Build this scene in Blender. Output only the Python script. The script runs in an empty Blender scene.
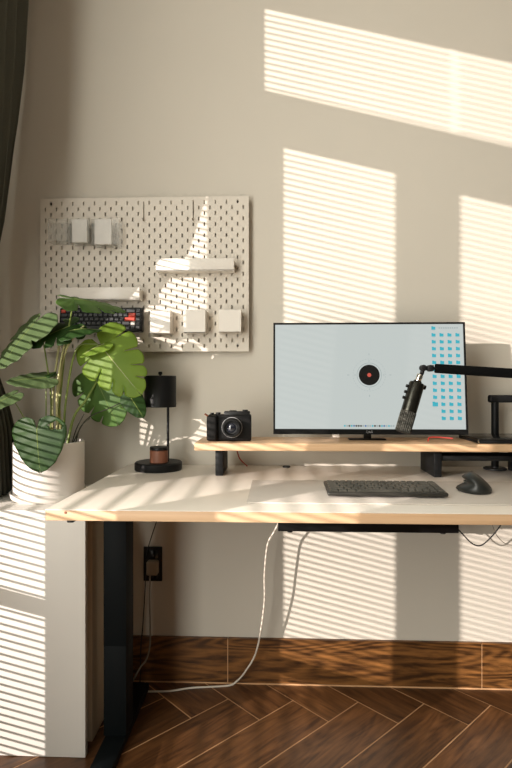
import bpy, bmesh, math, random
from mathutils import Vector, Matrix
random.seed(7)
SC = bpy.context.scene
COL = SC.collection
PI = math.pi
# ------------------------------------------------------------------ camera
CAMY, CAMZ, FPX = -1.95, 1.092, 534.0
YAW = math.radians(2.3)
FW = Vector((-math.sin(YAW), math.cos(YAW), 0)); RT = Vector((math.cos(YAW), math.sin(YAW), 0))
def ray(px, py): return FW + RT*((px-256)/FPX) + Vector((0, 0, (384-py)/FPX))
def at(px, py, y):
    r = ray(px, py); return Vector((0, CAMY, CAMZ)) + r*((y-CAMY)/r.y)
def atz(px, py, z):
    r = ray(px, py); return Vector((0, CAMY, CAMZ)) + r*((z-CAMZ)/r.z)
cd = bpy.data.cameras.new('camera'); cam = bpy.data.objects.new('camera', cd); COL.objects.link(cam)
cam.location = (0, CAMY, CAMZ); cam.rotation_euler = (PI/2, 0, YAW)
cd.sensor_fit = 'VERTICAL'; cd.sensor_height = 36; cd.lens = 36*FPX/768; cd.clip_start = 0.02
SC.camera = cam

# ------------------------------------------------------------------ materials
MATS = {}
def mat(name, col, rough=0.5, metal=0.0, spec=0.5, noise=0.0, nscale=20, bump=0.0, bscale=200, coat=0.0, trans=0.0, alpha=1.0, emit=None, emis=0.0, sheen=0.0):
    m = bpy.data.materials.new(name); m.use_nodes = True
    nt = m.node_tree; b = nt.nodes['Principled BSDF']
    b.inputs['Base Color'].default_value = (*col, 1); b.inputs['Roughness'].default_value = rough
    b.inputs['Metallic'].default_value = metal; b.inputs['Specular IOR Level'].default_value = spec
    b.inputs['Coat Weight'].default_value = coat; b.inputs['Transmission Weight'].default_value = trans
    b.inputs['Alpha'].default_value = alpha; b.inputs['Sheen Weight'].default_value = sheen
    if emit: b.inputs['Emission Color'].default_value = (*emit, 1); b.inputs['Emission Strength'].default_value = emis
    tc = nt.nodes.new('ShaderNodeTexCoord')
    if noise > 0:
        n = nt.nodes.new('ShaderNodeTexNoise'); n.inputs['Scale'].default_value = nscale; n.inputs['Detail'].default_value = 4
        nt.links.new(tc.outputs['Object'], n.inputs['Vector'])
        mx = nt.nodes.new('ShaderNodeMix'); mx.data_type = 'RGBA'
        mx.inputs['A'].default_value = (*[c*(1-noise) for c in col], 1); mx.inputs['B'].default_value = (*[min(1, c*(1+noise)) for c in col], 1)
        nt.links.new(n.outputs['Fac'], mx.inputs['Factor']); nt.links.new(mx.outputs['Result'], b.inputs['Base Color'])
    if bump > 0:
        n2 = nt.nodes.new('ShaderNodeTexNoise'); n2.inputs['Scale'].default_value = bscale; n2.inputs['Detail'].default_value = 3
        nt.links.new(tc.outputs['Object'], n2.inputs['Vector'])
        bp = nt.nodes.new('ShaderNodeBump'); bp.inputs['Strength'].default_value = bump; bp.inputs['Distance'].default_value = 0.002
        nt.links.new(n2.outputs['Fac'], bp.inputs['Height']); nt.links.new(bp.outputs['Normal'], b.inputs['Normal'])
    MATS[name] = m; return m
mat('wall_paint', (.65, .608, .525), .85, spec=.15, noise=.03, nscale=3, bump=.12, bscale=60)
mat('white_wall', (.62, .60, .56), .8, spec=.2)
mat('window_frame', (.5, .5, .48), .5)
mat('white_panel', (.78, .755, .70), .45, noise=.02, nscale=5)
mat('beige_panel', (.66, .54, .38), .6)
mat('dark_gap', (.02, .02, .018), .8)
mat('desk_white', (.80, .74, .65), .32, spec=.5, noise=.02, nscale=4)
mat('black_metal', (.005, .0055, .006), .5, spec=.25, noise=.1)
mat('black_steel', (.003, .0048, .0055), .6, spec=.15)
mat('black_plastic', (.004, .004, .004), .42, spec=.3, bump=.1, bscale=600)
mat('black_gloss', (.008, .008, .008), .15)
mat('foam_black', (.003, .003, .003), .95, spec=.1, bump=.4, bscale=500)
mat('mic_metal', (.03, .030, .024), .28, metal=.85)
mat('mic_grille', (.016, .014, .010), .6, metal=.5, bump=1.0, bscale=900)
mat('chrome', (.8, .78, .72), .18, metal=1)
mat('peg_paint', (.70, .645, .555), .5, noise=.02, nscale=6)
mat('hole_dark', (.05, .04, .03), .8)
mat('white_plastic', (.82, .775, .70), .28, spec=.5)
mat('white_card', (.80, .78, .74), .7)
mat('pot_ceramic', (.86, .82, .76), .4, noise=.02, nscale=8)
mat('soil', (.03, .018, .01), .95, noise=.5, nscale=60, bump=1, bscale=80)
mat('stem', (.20, .27, .06), .45, noise=.3, nscale=30)
mat('stem_pale', (.48, .47, .22), .45, noise=.3, nscale=30)
mat('root_dark', (.03, .03, .015), .7)
mat('curtain_cloth', (.10, .10, .075), .95, noise=.15, nscale=300, bump=.3, bscale=400)
mat('cable_white', (.72, .66, .56), .5)
mat('cable_black', (.01, .01, .01), .5)
mat('cable_grey', (.25, .22, .17), .5)
mat('cable_red', (.40, .03, .02), .5)
mat('plug_grey', (.33, .27, .19), .5)
mat('mat_felt', (.60, .55, .49), .85, noise=.05, nscale=400, bump=.3, bscale=900)
mat('key_dark', (.030, .034, .036), .5, noise=.2)
mat('key_case', (.035, .033, .028), .4, metal=.3)
mat('key_olive', (.045, .043, .033), .5, noise=.35, nscale=120)
mat('key_red', (.60, .07, .04), .5)
mat('key_white', (.75, .72, .66), .5)
mat('mouse_rubber', (.014, .016, .014), .42, spec=.5)
mat('mouse_grip', (.055, .052, .042), .35, metal=.4)
mat('leather_black', (.003, .003, .003), .6, spec=.2, bump=.8, bscale=500)
mat('lens_glass', (.01, .012, .02), .05, coat=1)
mat('strap_brown', (.22, .07, .03), .6)
mat('jar_label', (.20, .075, .04), .5)
mat('text_grey', (.35, .35, .35), .4)
mat('screen_bg', (.02, .02, .02), .4, spec=.2, emit=(.555, .605, .585), emis=.93)
mat('screen_cyan', (.02, .02, .02), .4, spec=.2, emit=(.02, .42, .52), emis=.95)
mat('screen_black', (.01, .01, .01), .4, spec=.2)
mat('screen_red', (.02, .02, .02), .4, spec=.2, emit=(.65, .09, .06), emis=.9)
mat('screen_line', (.02, .02, .02), .4, spec=.2, emit=(.36, .43, .43), emis=.9)
mat('screen_blue', (.02, .02, .02), .4, spec=.2, emit=(.04, .15, .40), emis=.9)

def clear_mat(name, col, a):
    m = bpy.data.materials.new(name); m.use_nodes = True; nt = m.node_tree; nt.nodes.clear()
    o = nt.nodes.new('ShaderNodeOutputMaterial'); mx = nt.nodes.new('ShaderNodeMixShader'); t = nt.nodes.new('ShaderNodeBsdfTransparent')
    p = nt.nodes.new('ShaderNodeBsdfPrincipled'); p.inputs['Base Color'].default_value = (*col, 1); p.inputs['Roughness'].default_value = .15
    mx.inputs[0].default_value = a; nt.links.new(t.outputs[0], mx.inputs[1]); nt.links.new(p.outputs[0], mx.inputs[2]); nt.links.new(mx.outputs[0], o.inputs[0])
    MATS[name] = m
clear_mat('acrylic', (.75, .74, .68), .13)
clear_mat('acrylic_milky', (.85, .80, .72), .72)
clear_mat('jar_glass', (.20, .07, .03), .75)
clear_mat('window_glass', (.9, .9, .9), .06)

def wood(name, dark, light, grain_axis='x', stretch=14, scale=3.0, rough=.4, spread=1.0, coat=0.0, attr=False, rings=True):
    m = bpy.data.materials.new(name); m.use_nodes = True; nt = m.node_tree; b = nt.nodes['Principled BSDF']
    N = nt.nodes.new; Lk = nt.links.new
    tc = N('ShaderNodeTexCoord'); mp = N('ShaderNodeMapping')
    s = {'x': (scale, scale*stretch, scale*stretch), 'y': (scale*stretch, scale, scale*stretch)}[grain_axis]
    mp.inputs['Scale'].default_value = s
    Lk(tc.outputs['UV' if attr else 'Object'], mp.inputs['Vector'])
    n = N('ShaderNodeTexNoise'); n.inputs['Scale'].default_value = 1; n.inputs['Detail'].default_value = 8; n.inputs['Roughness'].default_value = .65; n.inputs['Distortion'].default_value = .6
    Lk(mp.outputs[0], n.inputs['Vector'])
    fac = n.outputs['Fac']
    if rings:
        mp2 = N('ShaderNodeMapping'); mp2.inputs['Scale'].default_value = (1.2, 7, 7) if grain_axis == 'x' else (7, 1.2, 7)
        Lk(tc.outputs['UV' if attr else 'Object'], mp2.inputs['Vector'])
        n3 = N('ShaderNodeTexNoise'); n3.inputs['Scale'].default_value = 1.3; n3.inputs['Detail'].default_value = 1
        Lk(mp2.outputs[0], n3.inputs['Vector'])
        mu = N('ShaderNodeMath'); mu.operation = 'MULTIPLY'; mu.inputs[1].default_value = 95; Lk(n3.outputs['Fac'], mu.inputs[0])
        si = N('ShaderNodeMath'); si.operation = 'SINE'; Lk(mu.outputs[0], si.inputs[0])
        ma = N('ShaderNodeMath'); ma.operation = 'MULTIPLY_ADD'; ma.inputs[1].default_value = .045 if attr else .09; Lk(si.outputs[0], ma.inputs[0]); Lk(fac, ma.inputs[2]); fac = ma.outputs[0]
    rp = N('ShaderNodeValToRGB'); rp.color_ramp.elements[0].position = .5-.17*spread; rp.color_ramp.elements[1].position = .5+.2*spread
    rp.color_ramp.elements[0].color = (*dark, 1); rp.color_ramp.elements[1].color = (*light, 1)
    Lk(fac, rp.inputs[0]); out = rp.outputs[0]
    if attr:
        at_ = N('ShaderNodeAttribute'); at_.attribute_name = 'plank'
        mx = N('ShaderNodeMix'); mx.data_type = 'RGBA'; mx.blend_type = 'MULTIPLY'; mx.inputs['Factor'].default_value = 1
        Lk(out, mx.inputs['A']); Lk(at_.outputs['Color'], mx.inputs['B']); out = mx.outputs['Result']
    Lk(out, b.inputs['Base Color']); b.inputs['Roughness'].default_value = rough; b.inputs['Coat Weight'].default_value = coat
    bp = N('ShaderNodeBump'); bp.inputs['Strength'].default_value = .15; bp.inputs['Distance'].default_value = .001
    Lk(fac, bp.inputs['Height']); Lk(bp.outputs[0], b.inputs['Normal'])
    MATS[name] = m; return m
wood('floor_wood', (.065, .026, .009), (.21, .092, .032), 'x', 9, 5, .38, .9, attr=True)
wood('base_wood', (.05, .020, .006), (.27, .115, .032), 'x', 9, 6, .4, .9)
wood('ply_edge', (.46, .28, .15), (.62, .42, .25), 'x', 40, 1.5, .5, 1.2, rings=False)
wood('shelf_wood', (.55, .34, .18), (.72, .50, .31), 'x', 18, 3, .4, 1.2, rings=False)
mat('grout', (.62, .36, .18), .6)

def leaf_mat(name, dark, light, tr):
    m = bpy.data.materials.new(name); m.use_nodes = True; nt = m.node_tree; b = nt.nodes['Principled BSDF']; N = nt.nodes.new; Lk = nt.links.new
    tc = N('ShaderNodeTexCoord'); n = N('ShaderNodeTexNoise'); n.inputs['Scale'].default_value = 18; n.inputs['Detail'].default_value = 3
    Lk(tc.outputs['Object'], n.inputs['Vector'])
    mx = N('ShaderNodeMix'); mx.data_type = 'RGBA'; mx.inputs['A'].default_value = (*dark, 1); mx.inputs['B'].default_value = (*light, 1)
    Lk(n.outputs['Fac'], mx.inputs['Factor']); Lk(mx.outputs['Result'], b.inputs['Base Color'])
    b.inputs['Roughness'].default_value = .5; b.inputs['Specular IOR Level'].default_value = .3
    t = N('ShaderNodeBsdfTranslucent'); t.inputs['Color'].default_value = (light[0]*2.6, light[1]*2.2, light[2]*.9, 1)
    ms = N('ShaderNodeMixShader'); ms.inputs[0].default_value = tr; Lk(b.outputs[0], ms.inputs[1]); Lk(t.outputs[0], ms.inputs[2])
    Lk(ms.outputs[0], nt.nodes['Material Output'].inputs[0]); MATS[name] = m
leaf_mat('leaf_dark', (.012, .040, .010), (.045, .10, .022), .18)
leaf_mat('leaf_mid', (.03, .085, .015), (.12, .22, .05), .25)
leaf_mat('leaf_bright', (.10, .19, .02), (.25, .36, .06), .35)
leaf_mat('leaf_pale', (.07, .12, .045), (.16, .23, .10), .22)

# ------------------------------------------------------------------ mesh helpers
class MB:
    def __init__(s): s.bm = bmesh.new(); s.mi = 0
    def _tag(s, faces):
        for f in faces: f.material_index = s.mi
    def box(s, lo, hi, bev=0.0, rot=None, seg=2):
        lo = Vector(lo); hi = Vector(hi); c = (lo+hi)/2; d = hi-lo
        r = bmesh.ops.create_cube(s.bm, size=1.0); vs = r['verts']
        for v in vs: v.co = Vector((v.co.x*d.x, v.co.y*d.y, v.co.z*d.z))
        es = list({e for v in vs for e in v.link_edges}); fs = list({f for v in vs for f in v.link_faces}); s._tag(fs)
        if bev > 0:
            r2 = bmesh.ops.bevel(s.bm, geom=es, offset=bev, segments=seg, affect='EDGES', profile=.5); vs = list({v for f in r2['faces'] for v in f.verts} | {v for v in vs if v.is_valid}); s._tag(r2['faces'])
        M = Matrix.Translation(c) @ (rot.to_4x4() if rot else Matrix())
        for v in vs: v.co = M @ v.co
        return s
    def cyl(s, p0, p1, r, r2=None, n=24, bev=0.0):
        p0 = Vector(p0); p1 = Vector(p1); d = p1-p0; r2 = r if r2 is None else r2; L = d.length
        prof = [(0, 0), (r, 0), (r2, L), (0, L)]
        if bev > 0: prof = [(0, 0), (r-bev, 0), (r-bev*.3, bev*.3), (r, bev), (r2, L-bev), (r2-bev*.3, L-bev*.3), (r2-bev, L), (0, L)]
        return s.lathe(prof, p0, d.normalized(), n)
    def lathe(s, prof, o, axis=Vector((0, 0, 1)), n=32, M=None):
        o = Vector(o); q = Vector((0, 0, 1)).rotation_difference(Vector(axis)).to_matrix()
        rings = []
        for r, z in prof:
            if r < 1e-6: rings.append([s.bm.verts.new(o+q@Vector((0, 0, z)))])
            else: rings.append([s.bm.verts.new(o+q@Vector((r*math.cos(2*PI*k/n), r*math.sin(2*PI*k/n), z))) for k in range(n)])
        for a, b in zip(rings, rings[1:]):
            for k in range(n):
                k2 = (k+1) % n
                if len(a) == 1 and len(b) == 1: continue
                if len(a) == 1: f = [a[0], b[k], b[k2]][::-1]
                elif len(b) == 1: f = [a[k], a[k2], b[0]]
                else: f = [a[k], a[k2], b[k2], b[k]]
                try: s._tag([s.bm.faces.new(f)])
                except ValueError: pass
        return s
    def tube(s, pts, r, n=10, smooth=6):
        P = [Vector(p) for p in pts]
        if smooth and len(P) > 2: # catmull-rom
            Q = []
            E = [P[0]*2-P[1]] + P + [P[-1]*2-P[-2]]
            for i in range(1, len(E)-2):
                for k in range(smooth):
                    t = k/smooth; a, b, c, d = E[i-1:i+3]
                    Q.append(.5*((2*b)+(c-a)*t+(2*a-5*b+4*c-d)*t*t+(3*b-a-3*c+d)*t**3))
            Q.append(P[-1]); P = Q
        rr = r if callable(r) else (lambda t: r)
        up = Vector((0, 0, 1)); rings = []; prev = None
        for i, p in enumerate(P):
            T = (P[min(i+1, len(P)-1)]-P[max(i-1, 0)]).normalized()
            if prev is None: A = T.cross(up if abs(T.z) < .9 else Vector((1, 0, 0))).normalized()
            else: A = (prev-T*prev.dot(T)).normalized()
            prev = A; B = T.cross(A); q = rr(i/(len(P)-1))
            rings.append([s.bm.verts.new(p+(A*math.cos(2*PI*k/n)+B*math.sin(2*PI*k/n))*q) for k in range(n)])
        for a, b in zip(rings, rings[1:]):
            for k in range(n): s._tag([s.bm.faces.new([a[k], a[(k+1) % n], b[(k+1) % n], b[k]])])
        s._tag([s.bm.faces.new(rings[0][::-1]), s.bm.faces.new(rings[-1])]); return s
    def quad(s, *pts):
        f = s.bm.faces.new([s.bm.verts.new(Vector(p)) for p in pts]); s._tag([f]); return f
    def build(s, name, mats, parent=None, smooth=35, origin=None, M=None):
        if isinstance(mats, str): mats = [mats]
        if M is not None: s.bm.transform(M)
        bmesh.ops.recalc_face_normals(s.bm, faces=s.bm.faces[:])
        o_ = Vector((0, 0, 0))
        if parent is not None: o_ = Vector(parent['_o'])
        elif origin is not None: o_ = Vector(origin)
        s.bm.transform(Matrix.Translation(-o_))
        me = bpy.data.meshes.new(name); s.bm.to_mesh(me); s.bm.free()
        for m in mats: me.materials.append(MATS[m])
        ob = bpy.data.objects.new(name, me); COL.objects.link(ob)
        if parent is not None: ob.parent = parent
        else: ob.location = o_
        ob['_o'] = list(o_)
        if smooth:
            for p in me.polygons: p.use_smooth = True
            try: me.set_sharp_from_angle(angle=math.radians(smooth))
            except Exception: pass
        return ob
def thing(name, label, cat, loc=(0, 0, 0), group=None):
    o = bpy.data.objects.new(name, None); COL.objects.link(o); o.location = loc; o.empty_display_size = .05
    o['_o'] = list(loc); o['label'] = label; o['category'] = cat
    if group: o['group'] = group
    return o
def tag(o, label, cat, group=None):
    o['label'] = label; o['category'] = cat
    if group: o['group'] = group
    return o
def struct(o): o['kind'] = 'structure'; return o
def dup(root, loc, label=None):
    r = root.copy(); COL.objects.link(r); r.location = loc
    if label: r['label'] = label
    for ch in list(root.children):
        c = ch.copy(); COL.objects.link(c); c.parent = r
        for g in list(ch.children):
            d = g.copy(); COL.objects.link(d); d.parent = c
    return r

# ------------------------------------------------------------------ sun geometry + room shell
SR = 1.12                      # sun moves 1.12 m in x for every 1 m in y, and drops .25 for every 1 m in x
XW = -1.10                     # left wall (window wall) inner face
def WX(px): return at(px, 384, 0).x
def win(px, py):               # patch point on the back wall -> point on the window wall
    p = at(px, py, 0); return (-(p.x-XW)/SR, p.z+.25*(p.x-XW))
yA0, zA0 = win(265, 90); _, zA1 = win(265, 10)
yB0, zB1 = win(284, 150); yB1 = win(398, 300)[0]
yC0 = win(461, 300)[0]; yC1 = -(1.0-XW)/SR
yD1 = win(222, 300)[0]; yD0 = -.53
yAm = win(450, 100)[0]; yA1 = -2.15
ZR = .545; ZQ = .355
HC = 2.95
yB1 -= .030; yC1 -= .027; yD1 -= .027; zA1 += .018; zB1 += .018
holes = [(yA1, yA0, zA0, zA1), (yB1, yB0, .06, ZQ-.03), (yB1, yB0, ZQ+.03, zB1), (yC1, yC0, .06, ZQ-.03), (yC1, yC0, ZQ+.03, zB1-.018),
         (yD1, yD0, .06, ZR-.02), (yD1, yD0, ZR+.02, zB1)]
ys = sorted({-6.0, 0.0} | {h[0] for h in holes} | {h[1] for h in holes}); zs = sorted({0.0, HC} | {h[2] for h in holes} | {h[3] for h in holes})
m = MB()
for a, b in zip(ys, ys[1:]):
    for c, d in zip(zs, zs[1:]):
        cy, cz = (a+b)/2, (c+d)/2
        if any(h[0] < cy < h[1] and h[2] < cz < h[3] for h in holes): continue
        m.box((XW-.03, a, c), (XW, b, d))
bmesh.ops.remove_doubles(m.bm, verts=m.bm.verts[:], dist=1e-5)
struct(m.build('wall_left', 'white_wall', smooth=0))
struct(MB().box((XW-.03, 0, -.05), (3.6, .12, HC)).build('wall_back', 'wall_paint', smooth=0))
struct(MB().box((XW-.03, -6, HC), (3.6, .12, HC+.1)).build('ceiling', 'white_wall', smooth=0))
# windows: frames + glass in each opening
for i, (a, b, c, d) in enumerate([(yA1, yA0, zA0, zA1), (yB1, yB0, .06, zB1), (yC1, yC0, .06, zB1-.018), (yD1, yD0, .06, zB1)]):
    w = bpy.data.objects.new('window_%d' % (i+1), None); COL.objects.link(w); w.location = (XW, (a+b)/2, c); w['_o'] = [XW, (a+b)/2, c]; w['kind'] = 'structure'
    m = MB(); t = .012
    for q in ((a-t, b+t, c-t, c), (a-t, b+t, d, d+t), (a-t, a, c, d), (b, b+t, c, d)): m.box((XW-.045, q[0], q[2]), (XW-.031, q[1], q[3]))
    zq, hq = ((0, 0), (ZQ, .03), (ZQ, .03), (ZR, .02))[i]
    if i: m.box((XW-.045, a, zq-hq), (XW-.031, b, zq+hq))
    m.build('window_frame', 'window_frame', w, smooth=0)
    MB().box((XW-.041, a, c), (XW-.038, b, d)).build('pane', 'window_glass', w, smooth=0)
# venetian blinds (real slats just inside the glass)
def blind(y0, y1, z0, z1, label):
    t = thing('window_blind', label, 'blind', (XW+.02, (y0+y1)/2, z0), 'horizontal slat blinds on the window wall')
    m = MB(); z = z0+.004; ang = math.radians(.5); R = Matrix.Rotation(-ang, 3, 'Y'); xc = XW+.017
    while z < z1-.002:
        m.box((xc-.0125, y0, z-.0004), (xc+.0125, y1, z+.0004), rot=R); z += .0222
    m.build('slats', 'white_plastic', t, smooth=0)
    MB().box((xc-.014, y0, z1), (xc+.014, y1, z1+.03)).build('head_rail', 'white_plastic', t, smooth=0)
    MB().box((xc-.012, y0, z0-.015), (xc+.012, y1, z0-.003)).build('bottom_rail', 'white_plastic', t, smooth=0)
blind(yAm+.009, yA0+.03, zA0-.02, zA1+.01, 'white slat blind over the high transom pane, the one nearer the back wall')
blind(yA1-.03, yAm-.009, zA0-.02, zA1+.01, 'white slat blind over the high transom pane, the one farther from the back wall')
blind(yB1-.03, yB0+.03, .03, zB1+.01, 'tall white slat blind over the middle window pane')
blind(yC1-.03, yC0+.03, .03, zB1+.01, 'tall white slat blind over the window pane farthest from the back wall')
blind(yD1-.03, yD0+.03, .03, zB1+.01, 'tall white slat blind over the window pane beside the dark curtain')

# floor: herringbone planks at 45 degrees
W_, NP = .158, 5
P1 = atz(424, 703.6, 0)
U = Vector((math.sqrt(.5), math.sqrt(.5), 0)); V = Vector((-math.sqrt(.5), math.sqrt(.5), 0))
O = P1 - U*(NP*W_) - V*W_
g = .0021
bm = bmesh.new(); uvl = bm.loops.layers.uv.new('UVMap'); cl = bm.loops.layers.float_color.new('plank')
def plank(u0, v0, lu, lv, horiz):
    pts = [(u0+g, v0+g), (u0+lu-g, v0+g), (u0+lu-g, v0+lv-g), (u0+g, v0+lv-g)]
    W = [O+U*a+V*b for a, b in pts]
    if not any(-1.3 < w.x < 2.6 and -2.6 < w.y < .3 for w in W): return
    f = bm.faces.new([bm.verts.new(w) for w in W]); r = random.random()*50; c = random.uniform(.62, 1.15)
    for l, (a, b) in zip(f.loops, pts):
        a -= u0; b -= v0
        l[uvl].uv = ((a if horiz else b)+r, (b if horiz else a)+r*.37); l[cl] = (c, c*random.uniform(.97, 1.0), c*.97, 1)
for j in range(-40, 40):
    for k in range(-8, 8):
        i0 = -j + 2*NP*k
        plank(i0*W_, j*W_, NP*W_, W_, True)
for i in range(-40, 40):
    for k in range(-8, 8):
        j0 = NP - i + 2*NP*k
        plank(i*W_, j0*W_, W_, NP*W_, False)
for co, no in (((0, -.001, 0), (0, 1, 0)), ((XW+.001, 0, 0), (-1, 0, 0)), ((3.5, 0, 0), (1, 0, 0)), ((0, -3, 0), (0, -1, 0))):
    bmesh.ops.bisect_plane(bm, geom=bm.verts[:]+bm.edges[:]+bm.faces[:], plane_co=co, plane_no=no, clear_outer=True)
n0 = len(bm.faces)
for f in bm.faces: f.normal_update(); 
for f in bm.faces:
    if f.normal.z < 0: f.normal_flip()
f = bm.faces.new([bm.verts.new(p) for p in ((XW-.03, -6, -.0012), (3.6, -6, -.0012), (3.6, 0, -.0012), (XW-.03, 0, -.0012))]); f.material_index = 1
me = bpy.data.meshes.new('floor'); bm.to_mesh(me); bm.free(); me.materials.append(MATS['floor_wood']); me.materials.append(MATS['grout'])
fl = bpy.data.objects.new('floor', me); COL.objects.link(fl); struct(fl)
# baseboard
BBH = at(300, 638, 0).z
m = MB(); xs = [XW+.002, at(228, 660, 0).x, at(480.5, 660, 0).x, 1.78, 2.7, 3.5]
for a, b in zip(xs, xs[1:]): m.box((a+.0015, -.013, .006), (b-.0015, -.001, BBH), .0008)
m.mi = 1; m.box((XW+.002, -.0115, .0), (3.5, -.001, BBH-.004))
struct(m.build('baseboard_back', ['base_wood', 'grout'], smooth=0))

# ------------------------------------------------------------------ window ledge (white bench under window)
LZ = .722; LX = atz(85.5, 757.8, 0).x; LY = -.413
t = thing('window_bench', 'white boxed window bench in the left corner carrying the potted plant', 'bench', (-.83, LY/2, 0))
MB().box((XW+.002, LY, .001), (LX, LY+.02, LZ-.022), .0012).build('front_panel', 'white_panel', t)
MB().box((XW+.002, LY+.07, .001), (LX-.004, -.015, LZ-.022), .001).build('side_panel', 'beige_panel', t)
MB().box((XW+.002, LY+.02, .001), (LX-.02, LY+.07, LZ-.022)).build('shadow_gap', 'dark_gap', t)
MB().box((XW+.002, LY, LZ-.022), (LX, -.001, LZ), .002).build('top_board', 'white_panel', t)

# ------------------------------------------------------------------ curtain (tied back)
def lerp_tab(tab, z):
    for (z0, v0), (z1, v1) in zip(tab, tab[1:]):
        if z0 <= z <= z1:
            k = (z-z0)/(z1-z0); return v0+(v1-v0)*k
    return tab[-1][1] if z > tab[-1][0] else tab[0][1]
near = [(.73, -.34), (1.0, -.33), (1.2, -.30), (1.28, -.36), (1.46, -.45), (1.93, -.585), (2.3, -.67), (2.85, -.69)]
far = [(.73, -.14), (1.0, -.17), (1.22, -.22), (1.5, -.17), (2.0, -.12), (2.85, -.09)]
xmx = [(.73, -.888), (.95, -.895), (1.10, -.925), (1.22, -.965), (1.45, -.965), (1.65, -.935), (1.9, -.915), (2.2, -.885), (2.5, -.873), (2.85, -.86)]
bm = bmesh.new(); rows = []
NZ, NS = 60, 90
for iz in range(NZ+1):
    z = .728+(2.85-.728)*iz/NZ; r = []
    yf, yn, xm = lerp_tab(far, z), lerp_tab(near, z), lerp_tab(xmx, z)
    amp = .032 if z > 1.5 or z < 1.0 else .018
    for s_ in range(NS+1):
        s = s_/NS; ph = s*2*PI*6.5+.25*math.sin(z*3+s*9)
        xb = xm-amp+s*((-.82-xm) if z > 1.7 else (-.82-xm)*max(0, (z-1.4)/.3))
        x = max(xb+amp*math.cos(ph), XW+.036)
        r.append(bm.verts.new((x, yf+(yn-yf)*s+.008*math.sin(ph*2), z)))
    rows.append(r)
for a, b in zip(rows, rows[1:]):
    for k in range(NS): bm.faces.new([a[k], a[k+1], b[k+1], b[k]])
me = bpy.data.meshes.new('curtain'); bm.to_mesh(me); bm.free(); me.materials.append(MATS['curtain_cloth'])
for p in me.polygons: p.use_smooth = True
cu = bpy.data.objects.new('curtain', me)
COL.objects.link(cu); md = cu.modifiers.new('sol', 'SOLIDIFY'); md.thickness = .0025
tag(cu, 'dark grey-green curtain hanging at the left edge beside the plant, drawn in at its waist', 'curtain')

# ------------------------------------------------------------------ desk
DZ = .797; DYF = atz(200, 511, DZ).y; DX0 = atz(48.7, 507.5, DZ).x; DX1 = DX0+1.8; DYB = atz(200, 465, DZ).y
t = thing('standing_desk', 'white topped desk with pale wooden edge on a black metal column frame', 'desk', (DX0+.9, -.35, 0))
top = MB().box((DX0, DYF, DZ-.0015), (DX1, DYB, DZ), .0006).build('tabletop', 'desk_white', t)
MB().box((DX0+.0005, DYF+.0005, DZ-.026), (DX1-.0005, DYB-.0005, DZ-.0015), .0015).build('wooden_edge', 'ply_edge', t)
kp = at(65.5, 512.6, DYF)
MB().cyl(kp+Vector((0, -.0008, 0)), kp+Vector((0, .004, 0)), .003, n=14).build('edge_knot', 'strap_brown', t)
lx0, lx1 = at(107.5, 600, -.32).x, at(130, 600, -.32).x
for dx in (0, 1.36):
    lg = MB().box((lx0+dx, -.36, .30), (lx1+dx, -.28, DZ-.06), .003).build('leg', 'black_steel', t)
    MB().box((lx0+dx+.0004, -.3596, .03), (lx1+dx-.0004, -.2804, .32), .003).build('inner_column', 'black_steel', lg)
    MB().box((lx0+dx+.002, -.66, .002), (lx1+dx-.002, -.06, .028), .006).build('foot', 'black_steel', t)
    MB().box((lx0+dx+.01, DYF+.26, DZ-.06), (lx1+dx-.01, -.06, DZ-.0262), .002).build('side_bracket', 'black_steel', t)
MB().box((lx1+.001, -.34, DZ-.075), (lx0+1.359, -.30, DZ-.0262), .002).build('cross_rail', 'black_steel', t)
bp = at(72, 520, DYF+.03)
m = MB(); m.box((bp.x-.009, DYF+.02, DZ-.036), (bp.x+.007, DYF+.045, DZ-.0262), .002); m.build('corner_bracket', 'black_metal', t)
# grommet cap on the desk
gp = at(286.5, 467, -.055); gp.z = DZ
tag(MB().lathe([(0, 0), (.014, 0), (.0135, .004), (.011, .0055), (0, .0058)], gp, n=24).build('cable_clip', 'black_plastic', origin=gp), 'small black button clip on the desk near the wall under the wooden shelf', 'clip')

# desk mat
mx0 = atz(250, 481, DZ); mx1 = atz(249.5, 503.5, DZ)
MY0, MY1 = mx1.y, mx0.y
MXL = (mx0.x+mx1.x)/2
tag(MB().box((MXL, MY0, DZ+.0003), (MXL+.86, MY1, DZ+.0033), .001).build('desk_mat', 'mat_felt', origin=(MXL, MY0, DZ)), 'thin pale grey desk mat lying under the keyboard and mouse', 'desk mat')
MZ = DZ+.0035

# ------------------------------------------------------------------ desk shelf
SYF, SYB = -.30, -.095
SZT = at(300, 443.5, SYF).z; SZB = SZT-.024
SX0 = at(194, 447, SYF).x; SX1 = SX0+1.12
t = thing('desk_shelf', 'raised wooden desk shelf with black legs carrying the monitor', 'shelf', (SX0+.5, -.22, DZ))
MB().box((SX0, SYF, SZB), (SX1, SYB, SZT), .004, seg=3).build('shelf_board', 'shelf_wood', t)
l1 = at(219.5, 460, -.235).x; l2 = at(437.5, 460, -.24).x
for lx in (l1, l2, SX1-.06):
    MB().box((lx-.0125, -.245, DZ+.001), (lx+.0125, SYB+.01, SZB-.0002), .002).build('leg', 'black_metal', t)
tr = MB(); tr.box((l2+.0127, -.235, SZB-.036), (SX1-.075, -.165, SZB-.032)); tr.box((l2+.0127, -.238, SZB-.034), (SX1-.075, -.233, SZB-.020), .001); tr.box((l2+.0127, -.167, SZB-.036), (SX1-.075, -.163, SZB-.018))
tr.build('under_tray', 'black_metal', t)

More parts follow.
